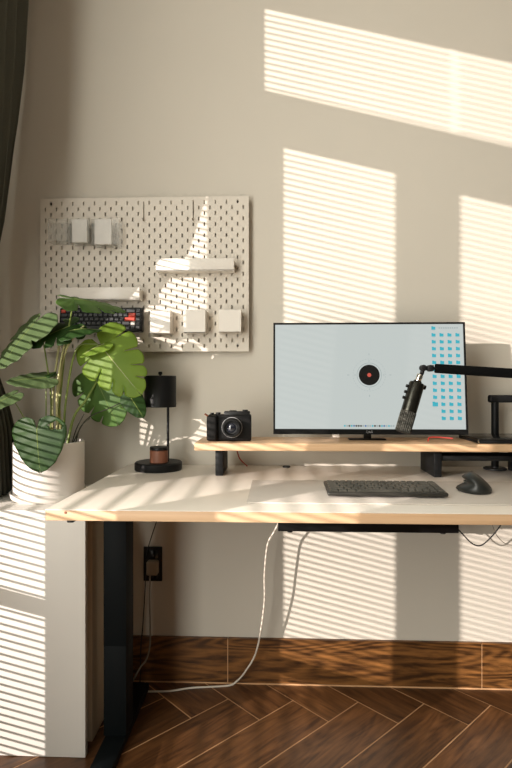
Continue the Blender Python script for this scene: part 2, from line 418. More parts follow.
# ------------------------------------------------------------------ monitor
MYB = -.235
bl = at(273.3, 433.5, MYB); br = at(468, 435.5, MYB)
mw = .612; cx = (bl.x+br.x)/2; zb = (bl.z+br.z)/2
s_ = (br.x-bl.x)/mw
mw = br.x-bl.x; mh = .358*mw/.612*1.003
t = thing('monitor', 'wide black-framed computer monitor showing a pale blue desktop', 'monitor', (cx, MYB, SZT))
TILT = math.radians(5.0)
MM = Matrix.Translation((cx, MYB, zb)) @ Matrix.Rotation(-TILT, 4, 'X')
hw = mw/2
MB().box((-hw, .002, 0), (hw, .022, mh), .003).box((-.2, .022, .05), (.2, .045, .27), .012).build('back_housing', 'black_plastic', t, M=MM)
fr = MB(); sl, sb, st = .006, .017, .006
fr.box((-hw, -.004, 0), (hw, .002, sb)); fr.box((-hw, -.004, mh-st), (hw, .002, mh)); fr.box((-hw, -.004, sb), (-hw+sl, .002, mh-st)); fr.box((hw-sl, -.004, sb), (hw, .002, mh-st))
bez = fr.build('bezel', 'black_gloss', t, M=MM, smooth=0)
ppm = (465.5-273)/mw
SL, SR_, ST_, SB_ = -hw+sl, hw-sl, mh-st, sb
sc = MB(); sc.box((SL, -.001, SB_), (SR_, .0015, ST_))
def sx(px): return SL+(px-275.0)/ppm
def sz(py): return ST_-(py-323.0)/ppm
def flat(poly, mi, lift):
    sc.mi = mi; f = sc.bm.faces.new([sc.bm.verts.new((a, -.001-lift, b)) for a, b in poly]); f.material_index = mi
def disc(cx_, cz_, r, mi, lift, n=48): flat([(cx_+r*math.cos(2*PI*k/n), cz_+r*math.sin(2*PI*k/n)) for k in range(n)], mi, lift)
def ring(cx_, cz_, r, w, mi, lift, n=64, dash=False):
    for k in range(n):
        if dash and k % 2: continue
        a, b = 2*PI*k/n, 2*PI*(k+1)/n
        flat([(cx_+r*math.cos(a), cz_+r*math.sin(a)), (cx_+r*math.cos(b), cz_+r*math.sin(b)), (cx_+(r+w)*math.cos(b), cz_+(r+w)*math.sin(b)), (cx_+(r+w)*math.cos(a), cz_+(r+w)*math.sin(a))], mi, lift)
ox, oz = sx(369.5), sz(374.5)
disc(ox, oz, 10.4/ppm, 2, .0004); disc(ox, oz, 2.0/ppm, 3, .0008)
ring(ox, oz, 11.9/ppm, .5/ppm, 4, .0004); ring(ox, oz, 16/ppm, .3/ppm, 4, .0004, 72, True)
for a in range(4):
    c, s = math.cos(a*PI/2), math.sin(a*PI/2)
    for r0, r1 in ((13.5, 15), (20, 22)):
        flat([(ox+c*r0/ppm-s*.3/ppm, oz+s*r0/ppm+c*.3/ppm), (ox+c*r1/ppm-s*.3/ppm, oz+s*r1/ppm+c*.3/ppm), (ox+c*r1/ppm+s*.3/ppm, oz+s*r1/ppm-c*.3/ppm), (ox+c*r0/ppm+s*.3/ppm, oz+s*r0/ppm-c*.3/ppm)], 4, .0004)
def folder(cx_, cz_, k=1.0):
    w, h = 2.0*k/ppm, 1.5*k/ppm
    flat([(cx_-w, cz_-h), (cx_+w, cz_-h), (cx_+w, cz_+h), (cx_, cz_+h), (cx_-w*.2, cz_+h*1.35), (cx_-w, cz_+h*1.35)], 1, .0004)
    sc_h = .25/ppm
    flat([(cx_-w*.7, cz_-h-3*sc_h), (cx_+w*.7, cz_-h-3*sc_h), (cx_+w*.7, cz_-h-2*sc_h), (cx_-w*.7, cz_-h-2*sc_h)], 4, .0004)
for c in range(4):
    for r in range(14):
        if r == 0 and c > 0: continue
        if c == 0 and r > 11: continue
        x_ = SR_-(29.4-7.9*c)/ppm; z_ = ST_-(4.2+6.98*r)/ppm
        folder(x_, z_, 1.35 if (c == 0 and r == 11) else 1.0)
for k in range(9):
    x_ = SR_-(23.5-2.2*k)/ppm; z_ = ST_-4/ppm
    flat([(x_-.7/ppm, z_-.5/ppm), (x_+.8/ppm, z_-.5/ppm), (x_+.8/ppm, z_+.6/ppm), (x_-.7/ppm, z_+.6/ppm)], 4, .0004)
for k in range(22):
    x_ = sx(344.5+2.3*k); z_ = SB_+3.2/ppm
    mi = [1, 4, 2, 1, 5, 2, 2, 2, 4, 5, 4, 4, 1, 2, 4, 2, 1, 5, 4, 1, 4, 4][k]
    flat([(x_-.8/ppm, z_-.8/ppm), (x_+.8/ppm, z_-.8/ppm), (x_+.8/ppm, z_+.8/ppm), (x_-.8/ppm, z_+.8/ppm)], mi, .0004)
me_scr = sc.bm
o_ = Vector(t['_o']); me_scr.transform(MM); me_scr.transform(Matrix.Translation(-o_))
me = bpy.data.meshes.new('screen'); me_scr.to_mesh(me); me_scr.free()
for n_ in ('screen_bg', 'screen_cyan', 'screen_black', 'screen_red', 'screen_line', 'screen_blue'): me.materials.append(MATS[n_])
so = bpy.data.objects.new('screen', me); COL.objects.link(so); so.parent = t; so['label'] = 'lit pale blue screen with a black disc and rows of cyan folders'
def text_part(txt, size, M, mt, parent, name='lettering'):
    cu_ = bpy.data.curves.new('txt', 'FONT'); cu_.body = txt; cu_.size = size; cu_.extrude = .0002; cu_.align_x = 'CENTER'; cu_.align_y = 'CENTER'
    ob = bpy.data.objects.new('txt', cu_); COL.objects.link(ob); dg = bpy.context.evaluated_depsgraph_get()
    me_ = bpy.data.meshes.new_from_object(ob.evaluated_get(dg)); bpy.data.objects.remove(ob)
    me_.transform(M); me_.transform(Matrix.Translation(-Vector(parent['_o']))); me_.materials.clear(); me_.materials.append(MATS[mt])
    o = bpy.data.objects.new(name, me_); COL.objects.link(o); o.parent = parent; return o
text_part('LG', .009, MM @ Matrix.Translation((.003, -.0043, .0085)) @ Matrix.Rotation(PI/2, 4, 'X'), 'text_grey', bez, 'logo')
m = MB(); m.lathe([(.0032, 0), (.0032, .0003), (.0038, .0003), (.0038, 0)], (-.0085, -.0040, .0085), Vector((0, -1, 0)), 24); m.build('logo_ring', 'text_grey', bez, M=MM)
m = MB(); m.box((cx-.012, MYB+.042, SZT+.004), (cx+.012, MYB+.056, zb+.22), .003); m.build('stand_neck', 'black_plastic', t)
m = MB(); m.box((cx-.06, MYB+.040, SZT+.0004), (cx+.06, MYB+.078, SZT+.004), .001); m.build('stand_base', 'black_plastic', t)

# ------------------------------------------------------------------ pegboard
PX0 = at(40.6, 300, -.03).x; PX1 = PX0+.76; PZ1 = at(248, 196, -.03).z; PZ0 = PZ1-.56
print('peg', PX0, PX1, at(248.8, 300, -.03).x, 'bottom', at(248, 351.3, -.03).z, PZ0)
PXR = at(248.8, 300, -.03).x; PZB = at(240, 351.4, -.03).z
kx = (PXR-PX0)/.76; kz = (PZ1-PZB)/.56
PF, PB = -.032, -.027
def pegx(u): return PX0+u*kx
def pegz(v): return PZ1-v*kz
slots = set()
for r in range(27):
    for c in range(37):
        if (r+c) % 2 == 1: slots.add((c, r))      # slot centre at u=20+20c, v=20+20r mm
us = [0.0]; 
for c in range(37): us += [.02+.02*c-.0025, .02+.02*c+.0025]
us.append(.76); vs_ = [0.0]
for r in range(27): vs_ += [.02+.02*r-.0070, .02+.02*r+.0070]
vs_.append(.56)
bm = bmesh.new(); gf = {}; gb = {}
for i, u in enumerate(us):
    for j, v in enumerate(vs_):
        gf[i, j] = bm.verts.new((pegx(u), PF, pegz(v))); gb[i, j] = bm.verts.new((pegx(u), PB, pegz(v)))
def isslot(i, j): return i % 2 == 1 and j % 2 == 1 and ((i-1)//2, (j-1)//2) in slots
for i in range(len(us)-1):
    for j in range(len(vs_)-1):
        if isslot(i, j):
            q = [(i, j), (i, j+1), (i+1, j+1), (i+1, j)]
            for a, b in zip(q, q[1:]+q[:1]): bm.faces.new([gf[a], gf[b], gb[b], gb[a]])
            continue
        bm.faces.new([gf[i, j], gf[i, j+1], gf[i+1, j+1], gf[i+1, j]]); bm.faces.new([gb[i, j], gb[i+1, j], gb[i+1, j+1], gb[i, j+1]])
nu, nv = len(us)-1, len(vs_)-1
for i in range(nu): bm.faces.new([gf[i, 0], gf[i+1, 0], gb[i+1, 0], gb[i, 0]]); bm.faces.new([gf[i, nv], gb[i, nv], gb[i+1, nv], gf[i+1, nv]])
for j in range(nv): bm.faces.new([gf[0, j], gb[0, j], gb[0, j+1], gf[0, j+1]]); bm.faces.new([gf[nu, j], gf[nu, j+1], gb[nu, j+1], gb[nu, j]])
t = thing('pegboard', 'large white slotted pegboard mounted on the wall above the desk', 'pegboard', ((PX0+PXR)/2, -.001, PZB))
bmesh.ops.recalc_face_normals(bm, faces=bm.faces[:]); bm.transform(Matrix.Translation(-Vector(t['_o'])))
me = bpy.data.meshes.new('board'); bm.to_mesh(me); bm.free(); me.materials.append(MATS['peg_paint']); o = bpy.data.objects.new('board', me); COL.objects.link(o); o.parent = t
for u, v in ((.04, .02), (.72, .02), (.04, .54), (.72, .54)):
    sp = MB().cyl((pegx(u), -.0002, pegz(v)), (pegx(u), PB, pegz(v)), .011, n=16).build('spacer', 'white_plastic', t)
    MB().cyl((pegx(u), PF-.0015, pegz(v)), (pegx(u), PB-.0005, pegz(v)), .0042, n=14).build('screw', 'hole_dark', sp)

def px_box(x0, y0, x1, y1, yplane):
    a = at(x0, y1, yplane); b = at(x1, y0, yplane); return a.x, b.x, a.z, b.z
def open_cup(name, label, cat, px, depth, mt, group=None, wall=.0022, slant=0):
    x0, x1, z0, z1 = px_box(*px, PF-depth*.9); yb = PF-.0015; yf = yb-depth
    m = MB(); w = wall
    m.box((x0, yf, z0), (x1, yb, z0+w)); m.box((x0, yf, z0), (x1, yf+w, z1-slant)); m.box((x0, yb-w, z0), (x1, yb, z1)); m.box((x0, yf+w, z0+w), (x0+w, yb-w, z1)); m.box((x1-w, yf+w, z0+w), (x1, yb-w, z1))
    o = thing(name, label, cat, ((x0+x1)/2, PF-depth/2, z0), group)
    m.build('shell', mt, o, smooth=0)
    for hx in (x0+.008, x1-.012): MB().box((hx, yb-.0002, z1-.012), (hx+.004, PF+.0002, z1-.004)).build('hook', mt, o, smooth=0)
    return (x0, x1, z0, z1, yf, yb)
gC = 'clear cups on the pegboard'
open_cup('hanging_cup', 'empty clear acrylic cup at the pegboard top left corner', 'cup', (48.5, 219, 68, 242), .05, 'acrylic', gC)
for lbl, pc, pw in (('clear acrylic cup at the pegboard top, second from the left, holding a white card', (70, 219, 90, 243), (72.5, 219.5, 87.5, 240)),
                    ('clear acrylic cup at the pegboard top, rightmost, holding a white card', (92, 219, 119, 245), (95, 219.5, 111.5, 240))):
    q = open_cup('hanging_cup', lbl, 'cup', pc, .05, 'acrylic', gC)
    x0, x1, z0, z1 = px_box(*pw, PF-.04)
    tag(MB().box((x0, q[4]+.006, q[2]+.0024), (x1, q[4]+.018, z1), .001).build('white_card', 'white_card', origin=(x0, q[4]+.006, q[2]+.0024)), 'white card stack in the %s clear pegboard cup' % ('middle' if 'second' in lbl else 'rightmost'), 'card', 'white cards in the clear cups')
gW = 'white cups along the pegboard bottom'
open_cup('storage_cup', 'glossy translucent white cup on the pegboard beside the hanging keyboard', 'cup', (150.5, 310, 170.5, 333.5), .06, 'acrylic_milky', gW, slant=.004)
open_cup('storage_cup', 'matte white cup on the pegboard, in the middle of the bottom three', 'cup', (184, 310, 205.5, 333), .06, 'white_plastic', gW)
open_cup('storage_cup', 'matte white cup on the pegboard by its right edge', 'cup', (219, 310, 241, 332.5), .06, 'white_plastic', gW)
def peg_shelf(px, label):
    x0, x1, z0, z1 = px_box(*px, PF-.05); yb = PF-.0015; yf = yb-.05
    t = thing('pegboard_shelf', label, 'shelf', ((x0+x1)/2, PF, z0), 'white trays on the pegboard')
    MB().box((x0, yf, z0), (x1, yb, z0+.003)).box((x0, yf, z0), (x1, yf+.003, z1), .001).box((x0, yf+.003, z0+.003), (x0+.003, yb, z1-.006)).box((x1-.003, yf+.003, z0+.003), (x1, yb, z1-.006)).build('tray', 'white_plastic', t)
    for hx in (x0+.02, x1-.024): MB().box((hx, yb-.0002, z0+.003), (hx+.004, PF+.0002, z0+.02)).build('hook', 'white_plastic', t)
peg_shelf((156, 258, 234, 271), 'white tray shelf on the pegboard, empty, above the white cups')
peg_shelf((60, 287, 139.5, 300), 'white tray shelf on the pegboard directly above the hanging keyboard')
for px_, nm in ((143.5, 'left'), (193, 'right')):
    a = at(px_, 202, PF-.004); b = at(px_, 221, PF-.004)
    o = MB().tube([(a.x, PF+.006, a.z), (a.x, PF-.003, a.z), (a.x, PF-.004, a.z-.01), (b.x, PF-.005, b.z+.006), (b.x, PF-.012, b.z), (b.x, PF-.022, b.z+.005)], .0013, 8).build('wire_hook', 'cable_grey', origin=a)
    tag(o, 'thin empty wire hook on the pegboard top, the %s' % ('one nearer the clear cups' if nm == 'left' else 'one farther from the clear cups'), 'hook', 'wire hooks on the pegboard')
kb = at(236, 267.5, PF-.012)
tag(MB().cyl((kb.x, PF+.004, kb.z), (kb.x, PF-.02, kb.z), .004, n=14).cyl((kb.x, PF-.02, kb.z), (kb.x, PF-.025, kb.z), .006, n=14, bev=.001).build('peg_hook', 'plug_grey', origin=kb), 'small round brown peg at the right end of the empty white tray', 'peg')

# ------------------------------------------------------------------ keyboards
def key_mesh(name, w, d, h, mt):
    m = MB(); b = .0015; m.box((-w/2, -d/2, 0), (w/2, d/2, h), b, seg=1)
    for v in m.bm.verts:
        if v.co.z > h*.5: v.co.x *= .88; v.co.y *= .86
    me_ = bpy.data.meshes.new(name); m.bm.to_mesh(me_); m.bm.free(); me_.materials.append(MATS[mt]); return me_
LAY = [[1]*13+[2], [1.5]+[1]*12+[1.5], [1.75]+[1]*11+[2.25], [2.25]+[1]*10+[1.75, 1], [1.25, 1.25, 1.25, 6.25, 1, 1, 1, 1, 1]]
def keyboard(name, label, M, w, d, th, keym, casem, accents, extra_col=True, loc=None):
    t = thing(name, label, 'keyboard', M.to_translation())
    m = MB(); m.box((-w/2, -d/2, 0), (w/2, d/2, th), .004, seg=3); m.build('case', casem, t, M=M)
    units = 16.0 if extra_col else 15.0; u = (w-.012)/units; ud = (d-.012)/5
    cache = {}
    for r, row in enumerate(LAY):
        row = list(row); row += [units-sum(row)] if units-sum(row) > .01 else []
        x = -w/2+.006
        for c, kw in enumerate(row):
            mt = accents.get((r, c), keym); key = (kw, mt)
            if key not in cache: cache[key] = key_mesh('keycap', kw*u-.0012, ud-.0012, .0065 if th > .015 else .0045, mt)
            o = bpy.data.objects.new('keycap', cache[key]); COL.objects.link(o); o.parent = t
            loc_ = M @ Vector((x+kw*u/2, d/2-.006-ud*(r+.5), th-.001)) - M.to_translation()
            o.matrix_local = Matrix.Translation(loc_) @ M.to_3x3().to_4x4()
            if mt in ('key_red', 'key_white'): o['label'] = 'red keycap' if mt == 'key_red' else 'white keycap'
            x += kw*u
    return t
ka = atz(327, 496.5, MZ+.004); kb_ = atz(450, 496.5, MZ+.004)
kw = kb_.x-ka.x-.008; kd = .125
KT = math.radians(3.5)
M = Matrix.Translation(((ka.x+kb_.x)/2-.002, ka.y+kd/2*math.cos(KT)+.002, MZ+.004+.004)) @ Matrix.Rotation(KT, 4, 'X')
keyboard('keyboard', 'slim dark olive keyboard lying on the desk mat beside the mouse', M, kw, kd, .010, 'key_olive', 'key_case', {})
x0, x1, z0, z1 = px_box(60, 308, 143, 333, PF-.045)
zc = (z0+z1)/2; hh = z1-z0
M = Matrix.Translation(((x0+x1)/2, PF-.030, zc)) @ Matrix.Rotation(PI/2-math.radians(8), 4, 'X')
keyboard('mechanical_keyboard', 'black mechanical keyboard with red accent keys hung on the pegboard', M, x1-x0, hh, .022, 'key_dark', 'black_plastic', {(0, 0): 'key_red', (1, 13): 'key_red', (2, 12): 'key_red', (3, 12): 'key_white', (4, 6): 'key_white'})
for px_ in (76, 122):
    a = at(px_, 333, PF)
    tag(MB().box((a.x-.002, PF-.062, z0-.006), (a.x+.002, PF+.006, z0-.003)).box((a.x-.002, PF-.064, z0-.006), (a.x+.002, PF-.060, z0+.012)).build('keyboard_hook', 'white_plastic', origin=a, smooth=0), 'white hook carrying the pegboard keyboard, under its %s part' % ('left' if px_ < 100 else 'right'), 'hook', 'hooks under the pegboard keyboard')

# ------------------------------------------------------------------ mouse
ma_ = atz(474, 495, MZ); ma_.x = at(475.5, 490, ma_.y+.055).x
t = thing('mouse', 'dark sculpted ergonomic computer mouse on the desk mat right of the keyboard', 'mouse', (ma_.x, ma_.y+.055, MZ))
bm = bmesh.new(); bmesh.ops.create_uvsphere(bm, u_segments=40, v_segments=24, radius=1)
for v in bm.verts:
    x, y, z = v.co
    px_, py_ = x*.041, y*.058
    hgt = .053*(1.02-.18*y) if True else 0
    zz = max(z, -.25)
    nz = (zz+.25)/1.25
    if x < 0:
        px_ += .017*math.exp(-((nz-.45)/.16)**2)*(-x)   # thumb hollow
        px_ -= .012*math.exp(-((nz-.12)/.16)**2)*(-x)*max(0, 1-abs(y+.1))  # thumb wing
        px_ -= .006*math.exp(-((nz-.75)/.16)**2)*(-x)
    nz2 = nz*(1 - .42*max(0, x+.3))                    # slopes down to the right
    v.co = (px_, py_, .001+hgt*nz2*(1-.10*abs(y)))
bm.transform(Matrix.Rotation(math.radians(-12), 4, 'Z')); bm.transform(Matrix.Translation((0, 0, .0)))
me = bpy.data.meshes.new('shell'); bmesh.ops.recalc_face_normals(bm, faces=bm.faces[:]); bm.to_mesh(me); bm.free(); me.materials.append(MATS['mouse_rubber'])
for p in me.polygons: p.use_smooth = True
o = bpy.data.objects.new('shell', me); COL.objects.link(o); o.parent = t
mo = Vector(t['_o'])
MB().cyl(mo+Vector((-.002, .030, .0335)), mo+Vector((.006, .0285, .0335)), .009, n=20, bev=.001).build('scroll_wheel', 'mouse_grip', t)
MB().cyl(mo+Vector((-.030, .006, .024)), mo+Vector((-.020, .004, .024)), .0055, n=18, bev=.001).build('thumb_wheel', 'mouse_grip', t)

# ------------------------------------------------------------------ candle warmer lamp + candle jar
ly = -.125
lb = at(158.5, 470, ly); R0 = (182-135)/2/FPX*1.84
lc = Vector((lb.x, ly, DZ+.0005))
t = thing('candle_warmer_lamp', 'small black lamp with drum shade and round base on the desk by the plant', 'lamp', lc)
MB().lathe([(0, 0), (R0-.002, 0), (R0, .003), (R0, .024), (R0-.004, .028), (0, .028)], lc, n=64).build('base', 'black_metal', t)
pp = at(168, 440, ly)
sz0 = at(160, 407, ly).z; sz1 = at(160, 374.5, ly).z
scn = at(160.3, 390, ly); RS = (176-144.5)/2/FPX*1.84
MB().cyl((pp.x, ly, lc.z+.027), (pp.x, ly, sz1-.006), .0045, n=16).build('pole', 'black_metal', t)
sh = MB().lathe([(0, sz1-.004), (RS-.003, sz1-.004), (RS, sz1-.006), (RS, sz0+.001), (RS-.001, sz0), (RS-.003, sz0), (RS-.003, sz1-.008), (0, sz1-.008)], (scn.x, ly, 0), n=64).build('lamp_shade', 'black_metal', t)
MB().lathe([(0, 0), (.004, 0), (.004, .004), (.007, .006), (.007, .013), (.005, .015), (0, .015)], (scn.x, ly, sz1-.005), n=24).build('top_knob', 'black_metal', sh)
jb = at(159, 465, ly-.03)
jc = Vector((jb.x, ly-.030, lc.z+.0285)); RJ = (168-150)/2/FPX*1.82
JH = at(159, 445.5, ly).z-jc.z
j = thing('candle_jar', 'amber glass candle jar with black lid standing on the lamp base', 'candle', jc)
MB().lathe([(0, 0), (RJ-.002, 0), (RJ, .002), (RJ, JH*.76), (RJ-.003, JH*.8), (0, JH*.8)], jc, n=40).build('jar', 'jar_label', j)
MB().lathe([(0, JH*.8+.0002), (RJ+.0003, JH*.8+.0002), (RJ+.0003, JH-.001), (RJ-.001, JH), (0, JH)], jc, n=40).build('lid', 'black_plastic', j)

# ------------------------------------------------------------------ camera on shelf
cy = -.235
x0, x1, z0, z1 = px_box(207, 411, 251, 441, cy-.02)
z0 = SZT+.0006
t = thing('camera', 'black mirrorless camera facing forward on the left end of the wooden shelf', 'camera', ((x0+x1)/2, cy, z0))
W = x1-x0; Hc = z1-z0
MB().box((x0+.002, cy-.018, z0), (x1, cy+.018, z0+Hc*.88), .006, seg=3).box((x0+W*.02, cy-.02, z0+.004), (x1-.001, cy-.0178, z0+Hc*.72), .001).build('body', 'leather_black', t)
MB().box((x0+W*.38, cy-.015, z0+Hc*.80), (x1-W*.03, cy+.014, z0+Hc*.985), .003).build('top_plate', 'black_plastic', t)
gp_ = MB()
gp_.box((x0, cy-.036, z0+.002), (x0+W*.24, cy-.015, z0+Hc*.86), .008, seg=4); gp_.build('grip', 'leather_black', t)
lcx = x0+W*.57; lcz = z0+Hc*.46
le = MB().lathe([(0, 0), (.031, 0), (.031, .012), (.028, .014), (.028, .030), (.0265, .034), (.023, .034), (.019, .024), (.0, .022)], (lcx, cy-.019, lcz), Vector((0, -1, 0)), 48)
le = le.build('lens', 'black_plastic', t)
MB().lathe([(.016, .0225), (.012, .026), (.006, .0285), (0, .029)], (lcx, cy-.019, lcz), Vector((0, -1, 0)), 40).build('front_element', 'lens_glass', le)
m = MB()
for k in range(36):
    a = 2*PI*k/36; m.box((lcx+.0283*math.cos(a)-.0008, cy-.047, lcz+.0283*math.sin(a)-.0008), (lcx+.0283*math.cos(a)+.0008, cy-.036, lcz+.0283*math.sin(a)+.0008))
m.build('focus_ring', 'black_plastic', le, smooth=0)
MB().lathe([(.0312, .001), (.0328, .001), (.0328, .004), (.0312, .004)], (lcx, cy-.019, lcz), Vector((0, -1, 0)), 40).build('mount_ring', 'text_grey', le)
for dx, r, h in ((.10, .006, .006), (.24, .008, .007), (.86, .009, .005)):
    MB().cyl((x0+W*dx, cy, z0+Hc*(.87 if dx < .5 else .98)), (x0+W*dx, cy, z0+Hc*(.87 if dx < .5 else .98)+h), r, n=24, bev=.001).build('dial', 'black_plastic', t)
MB().box((x0+W*.50, cy-.009, z0+Hc*.985), (x0+W*.66, cy+.009, z0+Hc*1.01), .001).build('hot_shoe', 'black_metal', t)
MB().tube([(x0+.004, cy-.008, z0+Hc*.80), (x0-.004, cy-.012, z0+Hc*.87), (x0-.008, cy-.014, z0+Hc*.90)], .003, 8).build('strap_tab', 'strap_brown', t)
MB().cyl((x1-W*.08, cy-.0195, z0+Hc*.62), (x1-W*.08, cy-.0170, z0+Hc*.62), .003, n=14).build('front_button', 'text_grey', t)

# ------------------------------------------------------------------ boom arm + microphone
J0 = at(423, 368, -.50)
t = thing('microphone_boom', 'black boom arm reaching in from the right across the monitor', 'boom arm', (1.02, -.42, DZ))
A0 = at(434.5, 368.3, -.50); A1 = at(530, 374.5, -.55)
dirv = (A1-A0).normalized()
E = A0+dirv*.60
MB().cyl(A0, A0+dirv*.55, .0125, .0130, n=28, bev=.003).build('foam_sleeve', 'foam_black', t)
MB().cyl(A0+dirv*.545, E, .009, n=20).build('boom_tube', 'black_metal', t)
el = MB().cyl(E+Vector((0, -.02, 0)), E+Vector((0, .02, 0)), .02, n=28, bev=.002).build('elbow_joint', 'black_metal', t)
cl_ = Vector((E.x+.05, -.52, DZ+.0005))
MB().tube([E, (cl_.x, cl_.y, DZ+.12)], .009, 14, smooth=0).build('lower_tube', 'black_metal', t)
MB().cyl((cl_.x, cl_.y, DZ+.0005), (cl_.x, cl_.y, DZ+.12), .012, n=20).build('upright', 'black_metal', t)
MB().box((cl_.x-.03, cl_.y-.03, DZ+.0006), (cl_.x+.03, cl_.y+.03, DZ+.012), .002).build('clamp', 'black_metal', t)
# head joint
jt = MB(); jt.cyl(A0-dirv*.002, A0-dirv*.014, .0085, n=20, bev=.001); jt.cyl(A0+Vector((-.012, -.011, .0)), A0+Vector((-.012, .011, 0)), .009, n=20, bev=.001)
jt.cyl(A0-dirv*.014, J0, .0058, n=16)
jt = jt.build('head_joint', 'black_metal', t)
MB().cyl(J0+Vector((0, -.010, 0)), J0+Vector((0, .010, 0)), .0085, n=24, bev=.0015).build('swivel', 'black_metal', t)
M0 = at(418, 380, -.505); M1 = at(402.5, 432.5, -.515)
MB().tube([J0, at(422, 373, -.502), at(421.2, 374.2, -.5035)], .0055, 14, smooth=3).build('swivel_neck', 'black_metal', t)
ax = (M1-M0).normalized(); Lm = (M1-M0).length
c0 = at(420.3, 374.6, -.504)
m = thing('microphone', 'black cylindrical studio microphone hanging tilted in front of the monitor', 'microphone', M0)
MB().cyl(c0, M0+ax*.004, .0085, n=24, bev=.001).build('thread_collar', 'chrome', m)
RM = .0205
body = MB().lathe([(0, .002), (.010, .002), (.012, .006), (RM-.002, .008), (RM, .012), (RM, Lm*.60), (0, Lm*.60)], M0, ax, 48).build('body', 'mic_metal', m)
MB().lathe([(0, Lm*.602), (RM-.001, Lm*.602), (RM-.0005, Lm*.62), (RM-.0005, Lm-.004), (RM-.004, Lm), (0, Lm)], M0, ax, 48).build('grille', 'mic_grille', m)
gr = MB()
for k in range(24):
    a = 2*PI*k/24; q = Vector((0, 0, 1)).rotation_difference(ax).to_matrix()
    p0 = M0+q@Vector((RM*math.cos(a), RM*math.sin(a), Lm*.61)); p1 = M0+q@Vector((RM*math.cos(a), RM*math.sin(a), Lm*.985))
    gr.cyl(p0, p1, .0006, n=6)
for k in range(6):
    gr.lathe([(RM-.001, 0), (RM+.0006, .0006), (RM+.0006, .0014), (RM-.001, .002)], M0+ax*(Lm*(.62+.068*k)), ax, 36)
gr.build('grille_bars', 'mic_metal', m)
side = ax.cross(Vector((0, 1, 0))).normalized()
if side.x > 0: side = -side
for f_ in (.16, .27, .38):
    p = M0+ax*(Lm*f_+.0)
    MB().cyl(p+side*(RM-.002), p+side*(RM+.006), .0042, n=16, bev=.001).build('knob', 'black_plastic', m)
p = M0+ax*.014-side*(RM-.002); MB().cyl(p, p-side*.007, .006, n=16, bev=.001).build('connector', 'black_plastic', m)

# ------------------------------------------------------------------ post stand right + closed laptop
sy_ = -.078
bpz = atz(496.5, 470.5, DZ)
xpost = at(495, 420, sy_).x
t = thing('post_stand', 'black stand with round foot, post and level arm behind the shelf right', 'stand', (xpost, sy_, DZ))
MB().lathe([(0, .0006), (.036, .0006), (.038, .002), (.038, .006), (.034, .008), (0, .008)], (xpost, sy_, DZ), n=48).build('foot', 'black_metal', t)
zt = at(495, 395, sy_).z
MB().cyl((xpost, sy_, DZ+.007), (xpost, sy_, zt-.02), .0125, n=28).build('post', 'black_metal', t)
MB().box((xpost-.022, sy_-.014, zt-.026), (xpost+.34, sy_+.013, zt), .006, seg=3).build('arm', 'black_metal', t)
lp0 = at(452, 436, -.17); 
la = at(478.5, 444, SYF+.012)
m = thing('laptop', 'closed black laptop lying flat on the right of the wooden shelf', 'laptop', (la.x, -.23, SZT))
lm = MB().box((la.x, SYF+.012, SZT+.0006), (la.x+.31, SYB-.012, SZT+.0096), .002); lm.build('base', 'black_metal', m)
MB().box((la.x, SYF+.012, SZT+.0098), (la.x+.31, SYB-.012, SZT+.0156), .002).build('lid', 'black_gloss', m)
MB().box((la.x-.0006, SYF+.0114, SZT+.003), (la.x+.0025, SYF+.016, SZT+.013), .0004).build('corner_cap', 'chrome', m)
# angled slate part (tablet) left of the laptop
ta = [atz(452.5, 436.2, SZT+.001), atz(477, 444.5, SZT+.001)]

# ------------------------------------------------------------------ cables, outlet, tray
def cable(name, pts, r, mt, label, cat='cable'):
    o = MB().tube(pts, r, 8).build(name, mt, origin=Vector(pts[0])); return tag(o, label, cat)
cable('red_cable', [at(428, 441, -.262)+Vector((0, 0, 0)), at(430, 437.5, -.25), at(440, 437.3, -.25), at(453, 438.5, -.262)], .0022, 'cable_red', 'red cable lying on the wooden shelf between the monitor and the laptop')
cable('red_cable', [at(237, 451, -.086), at(240, 459, -.084), atz(247, 466.0, DZ+.003)+Vector((0, .0, 0))], .0022, 'cable_red', 'short red cable dropping behind the wooden shelf below the camera')
ty = -.17
x0, x1, z0, z1 = px_box(278, 520, 459, 531.5, ty)
t = thing('cable_tray', 'long black tray mounted under the desk', 'tray', ((x0+x1)/2, ty, z0))
MB().box((x0, ty, z0), (x1, ty+.11, DZ-.034), .003).build('housing', 'black_plastic', t)
for px_ in (290, 444):
    a = at(px_, 531, ty).x; MB().cyl((a, ty+.012, z0-.004), (a, ty+.012, z0), .009, n=16).build('mounting_foot', 'black_plastic', t)
for px_ in (300, 436):
    a = at(px_, 531, ty).x; MB().box((a-.012, ty+.02, DZ-.035), (a+.012, ty+.1, DZ-.0263)).build('bracket', 'black_plastic', t)
wy = -.11
pts = [(x0+.006, wy, z0+.02), at(274, 532, wy), at(267.5, 545, -.105), at(264.5, 575, -.10), at(264.5, 600, -.09), at(260.5, 632, -.075), at(255, 655, -.06)]
fl_ = [(243, 676), (229, 685.5), (207, 687), (190, 688), (170, 691), (148, 691.5), (120, 692)]
pts += [at(245, 672, -.045), at(237, 681, -.03)] + [atz(a, b, .0035) for a, b in fl_[1:]]
cable('white_cable', pts, .0032, 'cable_white', 'white power cable looping from the under-desk tray down to the floor')
cable('black_cable', [(x1-.004, wy, z0+.022), at(463, 534.5, wy), at(473, 544, wy), at(482, 545, wy), at(494, 534, wy), at(502, 523, wy), at(504, 519.5, wy)], .0022, 'cable_black', 'thin black cable sagging from the right end of the under-desk tray')
cable('grey_cable', [at(491, 522, -.1), at(498, 537, -.08), at(510, 545, -.07), at(530, 540, -.07), at(545, 522, -.07)], .0013, 'cable_grey', 'thin grey cable under the desk at the right edge of the photo')
x0, x1, z0, z1 = px_box(143.5, 547, 162, 581, -.008)
